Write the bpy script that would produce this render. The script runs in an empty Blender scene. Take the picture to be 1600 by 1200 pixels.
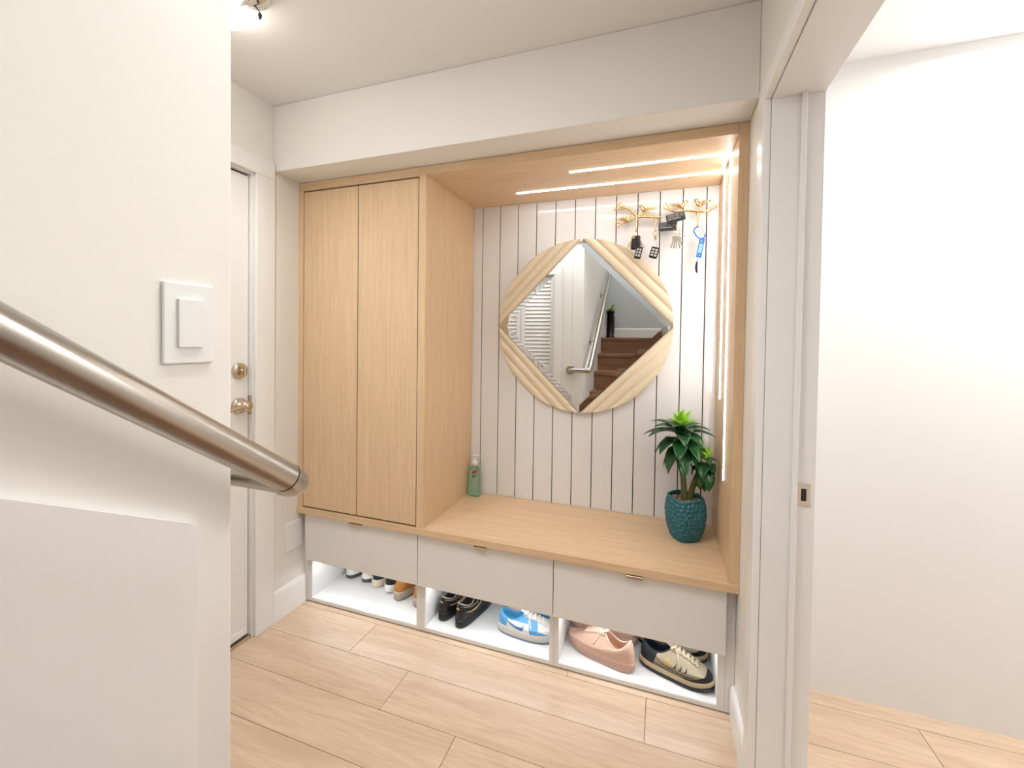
import bpy, bmesh, math, random
from mathutils import Vector, Matrix
from mathutils.bvhtree import BVHTree
from math import pi, sin, cos, sqrt
random.seed(7)
S = bpy.context.scene
COL = S.collection
# ------------------------------------------------------------------ camera
cam_d = bpy.data.cameras.new('camera'); cam = bpy.data.objects.new('camera', cam_d); COL.objects.link(cam)
R_ = Vector((0.9444357, 0.3284135, 0.0136295)); U_ = Vector((-0.0190982, 0.0134320, 0.9997274)); F_ = Vector((-0.3281409, 0.9444385, -0.0189578))
m = Matrix((R_, U_, -F_)).transposed().to_4x4(); m.translation = Vector((1.6361, -1.6045, 1.2920)); cam.matrix_world = m
cam_d.sensor_fit = 'HORIZONTAL'; cam_d.sensor_width = 36; cam_d.lens = 665.946 / 1600 * 36
cam_d.shift_x = 0; cam_d.shift_y = -(600 - 545.408) / 1600; cam_d.clip_start = .02
S.camera = cam
# ------------------------------------------------------------------ world, lights, exposure
S.view_settings.view_transform = 'Standard'; S.view_settings.look = 'None'; S.view_settings.gamma = 1
S.view_settings.exposure = 0.27; S.view_settings.use_curve_mapping = False
W = bpy.data.worlds.new('world'); S.world = W; W.use_nodes = True
W.node_tree.nodes['Background'].inputs[0].default_value = (.9, .94, 1, 1); W.node_tree.nodes['Background'].inputs[1].default_value = .5
def area(name, loc, sx, sy, power, col=(1, .93, .84), rot=(0, 0, 0)):
    d = bpy.data.lights.new(name, 'AREA'); d.shape = 'RECTANGLE'; d.size = sx; d.size_y = sy; d.energy = power; d.color = col
    o = bpy.data.objects.new(name, d); o.location = loc; o.rotation_euler = rot; COL.objects.link(o); return o
def globe(name, loc, power, rad=.1, col=(1, .985, .965)):
    d = bpy.data.lights.new(name, 'POINT'); d.energy = power; d.color = col; d.shadow_soft_size = rad
    o = bpy.data.objects.new(name, d); o.location = loc; COL.objects.link(o)
def spot(name, loc, power, ang, col=(1, .975, .945), rad=.02, rot=(0, 0, 0)):
    d = bpy.data.lights.new(name, 'SPOT'); d.energy = power; d.color = col; d.shadow_soft_size = rad; d.spot_size = ang; d.spot_blend = .85
    o = bpy.data.objects.new(name, d); o.location = loc; o.rotation_euler = rot; COL.objects.link(o)
spot('downlight_left', (.358, -.638, 2.255), 14, 2.35, (.96, .985, 1), .02)
spot('downlight_right', (1.30, -.85, 2.295), 16, 2.25, (.96, .985, 1), .05)
spot('casing_fill_spot', (.80, -1.02, 2.295), 12, 2.2, (.96, .985, 1), .05)  # unseen spot added to brighten the left door casing
area('hall_fill', (.95, -.95, 2.30), .9, .25, 3.8, (.96, .985, 1))  # added fill for the hall's ambient light, no real fixture
area('stairwell_daylight_fill', (1.45, -1.9, 3.65), .7, 1.2, 18, (.96, .985, 1))  # unseen area light added as daylight coming down from upstairs
area('landing_fill', (.7, -2.76, 3.3), .5, .2, 1.5, (.9, .95, 1))  # unseen light added over the landing passage
area('side_room_fill', (3.0, -.02, 2.28),   .8, .4, 20, (1, .98, .96))  # unseen light added to turn the side room near white
# ------------------------------------------------------------------ materials
def srgb(r, g, b):
    f = lambda c: ((c/255)/12.92 if c/255 <= .04045 else (((c/255)+.055)/1.055)**2.4)
    return (f(r), f(g), f(b), 1)
def mat(name, col, rough=.5, metal=0, spec=.5, trans=0, ior=1.45, emit=None, es=0, coat=0):
    m = bpy.data.materials.new(name); m.use_nodes = True; b = m.node_tree.nodes['Principled BSDF']
    c = col if len(col) == 4 else (*col, 1)
    b.inputs['Base Color'].default_value = c; b.inputs['Roughness'].default_value = rough; b.inputs['Metallic'].default_value = metal
    b.inputs['Specular IOR Level'].default_value = spec; b.inputs['Transmission Weight'].default_value = trans; b.inputs['IOR'].default_value = ior
    b.inputs['Coat Weight'].default_value = coat; b.inputs['Coat Roughness'].default_value = .1
    if emit: b.inputs['Emission Color'].default_value = (*emit, 1); b.inputs['Emission Strength'].default_value = es
    return m
def noise_bump(m, scale=60, strength=.1, dist=.002, col_amt=0, stretch=(1, 1, 1)):
    nt = m.node_tree; b = nt.nodes['Principled BSDF']
    tc = nt.nodes.new('ShaderNodeTexCoord'); mp = nt.nodes.new('ShaderNodeMapping'); mp.inputs['Scale'].default_value = stretch
    n = nt.nodes.new('ShaderNodeTexNoise'); n.inputs['Scale'].default_value = scale; n.inputs['Detail'].default_value = 5
    nt.links.new(tc.outputs['Object'], mp.inputs[0]); nt.links.new(mp.outputs[0], n.inputs['Vector'])
    bp = nt.nodes.new('ShaderNodeBump'); bp.inputs['Strength'].default_value = strength; bp.inputs['Distance'].default_value = dist
    nt.links.new(n.outputs['Fac'], bp.inputs['Height']); nt.links.new(bp.outputs[0], b.inputs['Normal'])
    if col_amt:
        c = b.inputs['Base Color'].default_value[:]
        mx = nt.nodes.new('ShaderNodeMix'); mx.data_type = 'RGBA'
        mx.inputs[6].default_value = (*[x*(1-col_amt) for x in c[:3]], 1); mx.inputs[7].default_value = (*[min(1, x*(1+col_amt)) for x in c[:3]], 1)
        nt.links.new(n.outputs['Fac'], mx.inputs[0]); nt.links.new(mx.outputs[2], b.inputs['Base Color'])
    return m
def wood(name, dark, light, stretch, scale=7, rough=.38, fine=.5, rings=False):
    m = mat(name, light, rough); nt = m.node_tree; b = nt.nodes['Principled BSDF']
    tc = nt.nodes.new('ShaderNodeTexCoord'); mp = nt.nodes.new('ShaderNodeMapping'); mp.inputs['Scale'].default_value = stretch
    nt.links.new(tc.outputs['Object'], mp.inputs[0]); vec = mp.outputs[0]
    if rings:
        at = nt.nodes.new('ShaderNodeAttribute'); at.attribute_name = 'plank'
        sc = nt.nodes.new('ShaderNodeVectorMath'); sc.operation = 'SCALE'; sc.inputs[3].default_value = 17
        ad = nt.nodes.new('ShaderNodeVectorMath'); nt.links.new(at.outputs['Color'], sc.inputs[0])
        nt.links.new(vec, ad.inputs[0]); nt.links.new(sc.outputs[0], ad.inputs[1]); vec = ad.outputs[0]
    n1 = nt.nodes.new('ShaderNodeTexNoise'); n1.inputs['Scale'].default_value = scale; n1.inputs['Detail'].default_value = 6; n1.inputs['Distortion'].default_value = .3
    n2 = nt.nodes.new('ShaderNodeTexNoise'); n2.inputs['Scale'].default_value = scale*7; n2.inputs['Detail'].default_value = 3
    nt.links.new(vec, n1.inputs['Vector']); nt.links.new(vec, n2.inputs['Vector'])
    mt = nt.nodes.new('ShaderNodeMix'); mt.inputs[0].default_value = fine
    nt.links.new(n1.outputs['Fac'], mt.inputs[2]); nt.links.new(n2.outputs['Fac'], mt.inputs[3]); fac = mt.outputs[0]
    if rings:
        wv = nt.nodes.new('ShaderNodeTexNoise'); wv.inputs['Scale'].default_value = scale*.35; wv.inputs['Detail'].default_value = 1.5; wv.inputs['Distortion'].default_value = 1.0
        nt.links.new(vec, wv.inputs['Vector'])
        ml = nt.nodes.new('ShaderNodeMath'); ml.operation = 'MULTIPLY'; ml.inputs[1].default_value = 55; nt.links.new(wv.outputs['Fac'], ml.inputs[0])
        sn = nt.nodes.new('ShaderNodeMath'); sn.operation = 'SINE'; nt.links.new(ml.outputs[0], sn.inputs[0])
        ma = nt.nodes.new('ShaderNodeMath'); ma.operation = 'MULTIPLY_ADD'; ma.inputs[1].default_value = .055; nt.links.new(sn.outputs[0], ma.inputs[0]); nt.links.new(fac, ma.inputs[2]); fac = ma.outputs[0]
    cr = nt.nodes.new('ShaderNodeValToRGB'); cr.color_ramp.elements[0].position = .36; cr.color_ramp.elements[1].position = .64
    cr.color_ramp.elements[0].color = dark; cr.color_ramp.elements[1].color = light
    nt.links.new(fac, cr.inputs[0]); nt.links.new(cr.outputs[0], b.inputs['Base Color'])
    bp = nt.nodes.new('ShaderNodeBump'); bp.inputs['Strength'].default_value = .12; bp.inputs['Distance'].default_value = .0006
    nt.links.new(fac, bp.inputs['Height']); nt.links.new(bp.outputs[0], b.inputs['Normal'])
    return m
M = {}
M['wall'] = noise_bump(mat('wall_paint', (.84, .815, .765), .55), 180, .06, .0006)
M['ceil'] = noise_bump(mat('ceiling_paint', (.86, .835, .80), .8), 140, .08, .0008)
M['trim'] = noise_bump(mat('trim_paint', (.87, .855, .83), .3), 30, .03, .0006)
M['sidewall'] = noise_bump(mat('side_room_paint', (.9, .9, .9), .7), 140, .05, .0006)
M['greywall'] = noise_bump(mat('landing_wall_paint', (.60, .62, .64), .7), 140, .06, .0006)
M['lac'] = noise_bump(mat('white_lacquer', (.82, .80, .775), .2), 12, .02, .0006)
M['lacin'] = noise_bump(mat('white_melamine', (.86, .86, .86), .4), 12, .02, .0006)
M['panel'] = noise_bump(mat('gloss_panel', (.84, .82, .81), .1), 3, .03, .002)
M['groove'] = noise_bump(mat('groove_black', (.03, .022, .018), .7), 50, .1)
M['woodV'] = wood('oak_veneer_upright', (.66, .455, .265, 1), (.78, .575, .365, 1), (14, 14, .55), 6)
M['woodH'] = wood('oak_veneer_level', (.66, .455, .265, 1), (.78, .575, .365, 1), (.55, 14, 14), 6)
M['floor'] = wood('oak_laminate_floor', (.62, .45, .315, 1), (.74, .57, .42, 1), (.9, 8, 8), 3.0, .3, .4, True)
M['stair'] = wood('walnut_stair', (.16, .075, .035, 1), (.30, .15, .075, 1), (1, 10, 10), 5, .35)
M['steel'] = noise_bump(mat('brushed_steel', (.45, .42, .38), .28, 1), 12, .05, .001, .1, (1, 1, 1))
M['nickel'] = noise_bump(mat('satin_nickel', (.60, .52, .43), .22, 1), 20, .03)
M['chrome'] = noise_bump(mat('chrome', (.75, .72, .68), .12, 1), 20, .02)
M['gold'] = noise_bump(mat('brushed_gold', (.70, .50, .26), .2, 1), 90, .2, .0015)
M['darkgap'] = noise_bump(mat('dark_gap', (.035, .025, .02), .8), 50, .1)
M['seal'] = noise_bump(mat('grey_seal', (.22, .2, .17), .7), 50, .1)
M['led'] = mat('led_diffuser', (1, 1, 1), .5, emit=(.98, .99, 1), es=23)
M['led_side'] = mat('led_diffuser_side', (1, 1, 1), .5, emit=(.98, .99, 1), es=33)
M['led2'] = mat('cool_led', (1, 1, 1), .5, emit=(.93, .97, 1), es=17)
M['bulb'] = mat('bulb_glow', (1, 1, 1), .5, emit=(1, .96, .9), es=40)
M['glass'] = mat('clear_glass', (1, 1, 1), .02); M['glass'].node_tree.nodes['Principled BSDF'].inputs['Alpha'].default_value = .12
M['mirror'] = noise_bump(mat('mirror_silver', (.66, .67, .66), .008, 1), 1, 0, .0001)
M['cream'] = noise_bump(mat('cream_lacquer', (.78, .66, .48), .32), 40, .04)
M['teal'] = mat('teal_glaze', (.028, .155, .195), .25)
noise_bump(M['teal'], 40, .2, .001, .3)
M['leaf'] = noise_bump(mat('dark_leaf', (.016, .085, .022), .28), 45, .15, .001, .45)
M['lime'] = noise_bump(mat('lime_leaf', (.30, .58, .04), .38), 45, .15, .001, .3)
M['bark'] = noise_bump(mat('green_stem', (.10, .095, .03), .7), 60, .6, .003, .5)
M['pebble'] = noise_bump(mat('pebbles', (.30, .19, .11), .7), 90, .4, .002, .7)
M['gel'] = mat('green_gel', (.62, .90, .72), .05, trans=.85, ior=1.36)
M['pump'] = noise_bump(mat('white_plastic', (.82, .82, .8), .35), 40, .02)
M['labelred'] = noise_bump(mat('label_red', (.6, .02, .02), .4), 40, .02)
M['labelblue'] = noise_bump(mat('label_navy', (.03, .03, .10), .4), 40, .02)
M['labelpink'] = noise_bump(mat('label_rose', (.62, .35, .35), .4), 40, .02)
M['black'] = noise_bump(mat('black_plastic', (.012, .012, .013), .3), 60, .1)
M['dgrey'] = noise_bump(mat('dark_grey_plastic', (.035, .035, .04), .3), 60, .1)
M['mgrey'] = noise_bump(mat('mid_grey_plastic', (.12, .12, .13), .35), 60, .1)
M['mid_button'] = noise_bump(mat('pale_button', (.5, .5, .5), .5), 60, .1)
M['blue'] = noise_bump(mat('blue_strap', (.02, .17, .62), .5), 60, .1)
M['lblue'] = noise_bump(mat('pale_blue_print', (.25, .5, .85), .5), 60, .1)
M['keysilver'] = noise_bump(mat('key_silver', (.62, .56, .47), .25, 1), 60, .1)
M['keybrass'] = noise_bump(mat('key_brass', (.62, .42, .16), .25, 1), 60, .1)
M['clear'] = mat('clear_strap', (.92, .92, .92), .2, trans=.7)
M['dark_item'] = noise_bump(mat('black_metal_stand', (.008, .008, .01), .3), 20, .05)
def sm(name, c, r=.55, s=300, a=.15, v=.12): M[name] = noise_bump(mat(name, c, r), s, a, .0006, v)
sm('shoe_white', (.80, .78, .76)); sm('shoe_greysole', (.09, .09, .095)); sm('shoe_black', (.012, .012, .014), .3); sm('shoe_charcoal', (.02, .026, .032), .7)
sm('shoe_cream', (.72, .60, .46)); sm('shoe_tan', (.42, .17, .035), .8, 120, .3, .3); sm('shoe_darklining', (.03, .012, .008), .9); sm('shoe_taupesole', (.42, .35, .27))
sm('shoe_blue', (.10, .36, .68), .45); sm('shoe_bluelining', (.06, .33, .55), .8); sm('shoe_midblue', (.055, .22, .45), .4); sm('shoe_offwhite', (.62, .57, .52)); sm('shoe_lace', (.84, .80, .74), .8)
sm('shoe_blush', (.66, .44, .34), .75, 260, .5); sm('shoe_blushsole', (.56, .36, .28), .6); sm('shoe_blushlace', (.78, .62, .50), .8); sm('shoe_blushline', (.52, .26, .17), .9)
sm('shoe_khaki', (.40, .335, .235), .65); sm('shoe_khakidark', (.20, .15, .10), .7); sm('shoe_sandsole', (.52, .40, .25), .6); sm('shoe_navy', (.010, .012, .022), .35); sm('shoe_yellow', (.70, .42, .03), .5); sm('shoe_khakilace', (.55, .47, .34), .8)
sm('shoe_gold', (.65, .42, .14), .4); sm('shoe_piping', (.35, .31, .27), .4); sm('shoe_bluegreysole', (.16, .24, .32), .6)
# ------------------------------------------------------------------ helpers
def obj(name, bm, m, parent=None, smooth=False, bevel=0, sub=0, loc=None, rot=None, solid=0):
    bmesh.ops.recalc_face_normals(bm, faces=bm.faces[:]) if bm.faces else None
    me = bpy.data.meshes.new(name); bm.to_mesh(me); bm.free()
    for mm in (m if isinstance(m, (list, tuple)) else [m]): me.materials.append(M[mm] if isinstance(mm, str) else mm)
    if smooth:
        for p in me.polygons: p.use_smooth = True
    o = bpy.data.objects.new(name, me); COL.objects.link(o)
    if parent is not None: o.parent = parent
    if loc: o.location = loc
    if rot: o.rotation_euler = rot
    if solid: md = o.modifiers.new('solid', 'SOLIDIFY'); md.thickness = solid; md.offset = -1
    if bevel: md = o.modifiers.new('bevel', 'BEVEL'); md.width = bevel; md.segments = 2; md.limit_method = 'ANGLE'; md.angle_limit = .7
    if sub: md = o.modifiers.new('sub', 'SUBSURF'); md.levels = sub; md.render_levels = sub
    return o
def thing(name, label, cat, loc=(0, 0, 0), rot=(0, 0, 0), group=None):
    o = bpy.data.objects.new(name, None); COL.objects.link(o); o.empty_display_size = .05
    o.location = loc; o.rotation_euler = rot; o['label'] = label; o['category'] = cat
    if group: o['group'] = group
    return o
def tag(o, label, cat, group=None):
    o['label'] = label; o['category'] = cat
    if group: o['group'] = group
    return o
def struct(o, label=None):
    o['kind'] = 'structure'
    if label: o['label'] = label; o['category'] = label.split()[-1]
    return o
def box(bm, x0, x1, y0, y1, z0, z1, mi=0):
    r = bmesh.ops.create_cube(bm, size=1); vs = r['verts']
    for v in vs: v.co = Vector(((x0+x1)/2+v.co.x*(x1-x0), (y0+y1)/2+v.co.y*(y1-y0), (z0+z1)/2+v.co.z*(z1-z0)))
    if mi:
        for f in {f for v in vs for f in v.link_faces}: f.material_index = mi
    return vs
def B(*boxes):
    bm = bmesh.new()
    for b in boxes: box(bm, *b)
    return bm
def grid(bm, rows, closed_u=False, closed_v=False, mi=0):
    V = [[bm.verts.new(p) for p in r] for r in rows]; nu = len(V[0]); nv = len(V); F = []
    for j in range(nv if closed_v else nv-1):
        for i in range(nu if closed_u else nu-1):
            a = V[j][i]; b = V[j][(i+1) % nu]; c = V[(j+1) % nv][(i+1) % nu]; d = V[(j+1) % nv][i]
            try: f = bm.faces.new((a, b, c, d)); f.material_index = mi; F.append(f)
            except ValueError: pass
    return V
def cap(bm, ring, mi=0):
    try: f = bm.faces.new(ring); f.material_index = mi
    except ValueError: pass
def spline(pts, n=6):
    P = [Vector(p) for p in pts]; P = [P[0]*2-P[1]] + P + [P[-1]*2-P[-2]]; out = []
    for i in range(1, len(P)-2):
        for k in range(n):
            t = k/n; a, b, c, d = P[i-1], P[i], P[i+1], P[i+2]
            out.append(.5*((2*b)+(c-a)*t+(2*a-5*b+4*c-d)*t*t+(3*b-a-3*c+d)*t**3))
    out.append(P[-2]); return out
def tube(bm, pts, rad, seg=10, closed=False, mi=0, flat=1.0):
    P = [Vector(p) for p in pts]; n = len(P); rs = rad if isinstance(rad, (list, tuple)) else [rad]*n
    up = Vector((0, 0, 1)); t0 = (P[1]-P[0]).normalized()
    if abs(t0.dot(up)) > .9: up = Vector((0, 1, 0))
    nrm = (up-t0*up.dot(t0)).normalized(); rows = []
    for i in range(n):
        if closed: t = (P[(i+1) % n]-P[i-1]).normalized()
        else: t = (P[min(i+1, n-1)]-P[max(i-1, 0)]).normalized()
        nrm = (nrm-t*nrm.dot(t)); nrm = nrm.normalized() if nrm.length > 1e-6 else t.orthogonal().normalized(); bn = t.cross(nrm)
        rows.append([P[i]+(nrm*cos(2*pi*k/seg)+bn*sin(2*pi*k/seg)*flat)*rs[i] for k in range(seg)])
    V = grid(bm, rows, closed_u=True, closed_v=closed, mi=mi)
    if not closed: cap(bm, V[0][::-1], mi); cap(bm, V[-1], mi)
def stube(bm, pts, rads, n=6, **k):
    P = spline(pts, n); m_ = len(P)-1; R = []
    for i in range(len(P)):
        t = i/m_*(len(rads)-1); a = min(int(t), len(rads)-2); R.append(rads[a]+(rads[a+1]-rads[a])*(t-a))
    tube(bm, P, R, **k)
def lathe(bm, prof, center=(0, 0, 0), axis='z', seg=32, mi=0, capend=True):
    rows = []
    c = Vector(center)
    for r, h in prof:
        row = []
        for k in range(seg):
            a = 2*pi*k/seg; u, v = r*cos(a), r*sin(a)
            row.append(c+Vector({'z': (u, v, h), 'x': (h, u, v), 'y': (u, h, v)}[axis]))
        rows.append(row)
    V = grid(bm, rows, closed_u=True, mi=mi)
    if capend: cap(bm, V[0][::-1], mi); cap(bm, V[-1], mi)
def ring(bm, c, r, w, ax=(1, 0, 0), ay=(0, 0, 1), n=20, mi=0):
    ax, ay, c = Vector(ax), Vector(ay), Vector(c)
    tube(bm, [c+ax*r*cos(2*pi*k/n)+ay*r*sin(2*pi*k/n) for k in range(n)], w, 6, True, mi)
def prism(bm, poly, y0, y1, mi=0, bw=None):
    """polygon in xz extruded along y"""
    a = [bm.verts.new((p[0], y0, p[1])) for p in poly]; b = [bm.verts.new((p[0], y1, p[1])) for p in poly]; n = len(poly)
    for i in range(n):
        f = bm.faces.new((a[i], a[(i+1) % n], b[(i+1) % n], b[i])); f.material_index = mi
    cap(bm, a, mi); cap(bm, b[::-1], mi)
# ------------------------------------------------------------------ dimensions
WX = 1.902; ZC = 2.314; YW = .474; ZS = 2.027; YB = -.155; ZT = .482; YE = -1.13; XS = 1.018
# floor of laminate planks
bm = bmesh.new(); lay = bm.loops.layers.color.new('plank')
def plank(x0, x1, y0, y1, g=.0009):
    if x1 <= x0 or y1 <= y0: return
    vs = box(bm, x0+g, x1-g, y0+g, y1-g, -.012, 0); c = (random.random(), random.random(), random.random(), 1)
    for f in {f for v in vs for f in v.link_faces}:
        for l in f.loops: l[lay] = c
PW = .186; LW = 1.165
offs = {1: .154, 0: .447, -1: .735, -2: 1.03, -3: 1.30, -4: .40, -5: .70, -6: .99, 2: .8}
for j in range(-6, 3):
    y1 = .003+PW*j; y0 = y1-PW; x = offs[j]-LW*2
    while x < 3.9:
        plank(max(x, -.3), min(x+LW, 3.9), y0, y1); x += LW
box(bm, -.3, 3.9, -1.3, .38, -.03, -.0115)
o = obj('floor', bm, ['floor'], bevel=.0005); struct(o, 'pale oak laminate plank floor')
# walls
struct(obj('wall_back', B((-.12, WX+.12, YW+.012, YW+.12, 0, ZC)), 'wall'), 'painted wall behind the built in cabinet wall')
dz = 1.981
struct(obj('wall_left', B((-.12, 0, -.257, YW+.012, 0, ZC), (-.12, 0, -1.07, -.257, dz, ZC), (-.12, 0, YE, -1.07, 0, ZC)), 'wall'), 'white painted left wall')
struct(obj('wall_right', B((WX, WX+.12, -.300, YW+.012, 0, ZC), (WX, WX+.12, -1.2, -.300, 1.950, ZC), (WX, WX+.12, -3.1, -1.2, 0, 3.7)), 'wall'), 'white painted right wall')
struct(obj('wall_bulkhead', B((0, WX, YB, YW+.012, ZS, ZC)), 'wall', bevel=.003), 'boxed bulkhead wall above the cabinets')
struct(obj('ceiling', B((-.12, WX+.12, YE-.1, YW+.12, ZC, ZC+.1)), 'ceil'), 'plain off-white ceiling')
struct(obj('wall_closet', B((-.12, .14, YE-.1, YE, 0, ZC), (.14, .765, YE-.1, YE, 2.03, ZC), (.765, XS-.1001, YE-.1, YE, 0, ZC)), 'wall'), 'end wall with the louvred closet opening')
struct(obj('wall_stair', B((XS-.1, XS, -2.62, YE, 0, 3.7)), 'wall', bevel=.004), 'white wall along the staircase')
struct(obj('wall_header', B((XS+.0002, WX, YE-.1, YE-.02, ZC+.1, 3.7)), 'wall'), 'wall above the hall ceiling edge')
struct(obj('wall_rear', B((.2, WX+.12, -3.02, -2.92, 1.0, 3.7)), 'greywall'), 'grey landing rear wall')
struct(obj('wall_landing_side', B((.2, .3, -2.92, -2.62, 1.35, 3.7), (.3, XS-.1, -2.62, -2.5, 1.35, 3.7)), 'greywall'), 'grey landing side wall')
struct(obj('ceiling_stairwell', B((.2, WX+.12, -3.02, YE-.02, 3.7, 3.8)), 'ceil'), 'high stairwell ceiling')
# side room beyond the right doorway
struct(obj('wall_side_room', B((3.6, 3.7, -1.9, .36, 0, ZC), (WX+.12, 3.6, .26, .36, 0, ZC), (WX+.12, 3.6, -1.9, -1.8, 0, ZC)), 'sidewall'), 'white side room wall')
struct(obj('ceiling_side_room', B((WX+.12, 3.7, -1.9, .36, ZC, ZC+.1)), 'sidewall'), 'white side room ceiling')
struct(obj('floor_side_room', B((WX+.12, 3.7, -1.9, -1.3, -.03, 0)), 'floor'), 'side room floor')
# baseboards
def base_profile(bm, p0, p1, out, h, t=.014):
    p0, p1, out = Vector(p0), Vector(p1), Vector(out)
    prof = [(0, 0), (t, 0), (t, h-.018), (t*.75, h-.008), (t*.35, h-.003), (0, h)]
    rows = [[p+out*a+Vector((0, 0, b)) for a, b in prof] for p in (p0, p1)]
    V = grid(bm, rows, closed_u=True); cap(bm, V[0][::-1]); cap(bm, V[1])
bm = bmesh.new(); base_profile(bm, (0.0002, -.157, 0), (.0002, .029, 0), (1, 0, 0), .138); struct(obj('baseboard_left', bm, 'trim'), 'white baseboard')
bm = bmesh.new(); base_profile(bm, (WX-.0002, -.224, 0), (WX-.0002, .029, 0), (-1, 0, 0), .112); struct(obj('baseboard_right', bm, 'trim'), 'white baseboard')
bm = bmesh.new(); base_profile(bm, (XS, -2.919, 1.352), (WX, -2.919, 1.352), (0, 1, 0), .115); struct(obj('baseboard_rear', bm, 'trim'), 'white landing baseboard')
bm = bmesh.new(); base_profile(bm, (.835, YE+.0002, 0), (XS, YE+.0002, 0), (0, 1, 0), .138); struct(obj('baseboard_closet', bm, 'trim'), 'white baseboard')
# entrance door with casing (left wall)
def casing(bm, y_in, y_out, x0, x1, z_top_in, z_top_out, y_in2, y_out2):
    box(bm, x0, x1, min(y_in, y_out), max(y_in, y_out), 0, z_top_in)
    box(bm, x0, x1, min(y_in2, y_out2), max(y_in2, y_out2), 0, z_top_in)
    box(bm, x0, x1, min(y_out, y_out2), max(y_out, y_out2), z_top_in, z_top_out)
bm = bmesh.new(); casing(bm, -.250, -.158, .0002, .016, 1.988, 2.062, -1.077, -1.128); o = obj('trim_1', bm, 'trim', bevel=.003); struct(o, 'white casing trim')
obj('jamb', B((-.12, -.0005, -.2569, -.242, 0.0, 1.988), (-.12, -.0005, -1.085, -1.0701, 0, 1.988), (-.12, -.0005, -1.07, -.257, 1.9811, 1.995)), 'trim', o)
obj('stop', B((-.10, -.066, -.268, -.257, 0, 1.981), (-.10, -.066, -1.0701, -1.055, 0, 1.981), (-.10, -.066, -1.055, -.268, 1.968, 1.981)), 'trim', o)
st = obj('strike_plate', B((-.034, -.0006, -.2585, -.2571, .965, 1.045)), 'nickel', o, bevel=.0004)
obj('sill', B((-.12, -.004, -1.07, -.257, 0, .014)), 'nickel', o, bevel=.002)
d = obj('door_1', B((-.064, -.020, -1.066, -.2600, .022, 1.972)), 'trim', bevel=.0015); struct(d, 'plain white entrance door')
obj('weather_strip', B((-.066, -.060, -.2599, -.2572, .022, 1.972), (-.066, -.030, -1.066, -.2599, 1.9725, 1.9805)), 'darkgap', d)
obj('door_sweep', B((-.0198, -.014, -1.06, -.2665, .0225, .05)), 'trim', d, bevel=.001)
bm = bmesh.new(); lathe(bm, [(.033, -.0198), (.033, -.008), (.029, -.004), (.024, -.003)], (0, -.303, 1.153), 'x'); db = obj('deadbolt', bm, 'nickel', d, True, bevel=.001)
bm = bmesh.new(); stube(bm, [(-.003, -.303, 1.153), (.012, -.303, 1.153)], [.008, .008]); box(bm, .008, .022, -.308, -.298, 1.133, 1.173); obj('thumb_turn', bm, 'nickel', db, bevel=.003)
bm = bmesh.new(); lathe(bm, [(.033, -.0198), (.033, -.011), (.027, -.006), (.014, -.003), (.012, .015)], (0, -.303, 1.006), 'x'); dh = obj('door_handle', bm, 'nickel', d, True)
bm = bmesh.new(); lathe(bm, [(.012, .008), (.020, .012), (.025, .022), (.023, .034), (.014, .040)], (0, -.303, 1.006), 'x'); stube(bm, [(.026, -.303, 1.006), (.030, -.34, 1.004), (.028, -.40, .998), (.02, -.42, .997)], [.013, .0105, .009, .008]); obj('lever', bm, 'nickel', dh, True)
# closet casing and louvred leaves
bm = bmesh.new(); box(bm, .765-.0, .833, YE+.0002, YE+.016, 0, 2.03); box(bm, .072, .14, YE+.0002, YE+.016, 0, 2.03); box(bm, .072, .833, YE+.0002, YE+.016, 2.03, 2.10)
o = obj('trim_2', bm, 'trim', bevel=.003); struct(o, 'white closet casing trim')
def louvre_leaf(x0, x1, nm='door_2'):
    w = .038; y0, y1 = YE-.055, YE-.025
    d = struct(obj(nm, B((x0, x0+w, y0, y1, .012, 2.02), (x1-w, x1, y0, y1, .012, 2.02), (x0+w, x1-w, y0, y1, .012, .16), (x0+w, x1-w, y0, y1, 1.93, 2.02), (x0+w, x1-w, y0, y1, .98, 1.09)), 'trim', bevel=.002), 'white louvred closet door')
    bm = bmesh.new(); z = .165
    while z < 1.925:
        if not (.955 < z < 1.09):
            vs = box(bm, x0+w-.004, x1-w+.004, -.019, .019, -.0035, .0035); mt = Matrix.Translation((0, (y0+y1)/2, z+.018)) @ Matrix.Rotation(-1.2, 4, 'X')
            for v in vs: v.co = mt @ v.co
        z += .0335
    obj('louvre_slats', bm, 'trim', d); return d
louvre_leaf(.452, .761); k = louvre_leaf(.142, .449, 'door_3')
bm = bmesh.new(); lathe(bm, [(.004, 0), (.004, .012), (.014, .018), (.016, .026), (.010, .033)], (.50, YE-.0249, .93), 'y', 16); obj('knob', bm, 'nickel', bpy.data.objects['door_2'], True)
# right doorway trim
bm = bmesh.new()
def rcas(y0, y1, z0, z1):
    box(bm, WX-.016, WX-.0002, y0, y1, z0, z1)
box(bm, WX-.016, WX-.0002, -.300, -.224, 0, 1.952); box(bm, WX-.016, WX-.0002, -1.276, -1.2, 0, 1.952); box(bm, WX-.016, WX-.0002, -1.276, -.224, 1.952, 2.000)
o = obj('trim_3', bm, 'trim', bevel=.004); struct(o, 'white doorway casing trim')
obj('inner_bead', B((WX-.020, WX-.0002, -.311, -.3002, 0, 1.945), (WX-.020, WX-.0002, -1.1999, -.3002, 1.941, 1.9518)), 'trim', o, bevel=.004)
obj('jamb', B((WX, WX+.12, -.3115, -.3001, 0, 1.9499), (WX, WX+.12, -1.1999, -1.189, 0, 1.9499), (WX, WX+.12, -1.189, -.3115, 1.9379, 1.9499)), 'trim', o, bevel=.001)
obj('stop', B((WX+.066, WX+.078, -.324, -.3117, 0, 1.9375), (WX+.066, WX+.078, -1.1888, -1.177, 0, 1.9375)), 'trim', o, bevel=.002)
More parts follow.
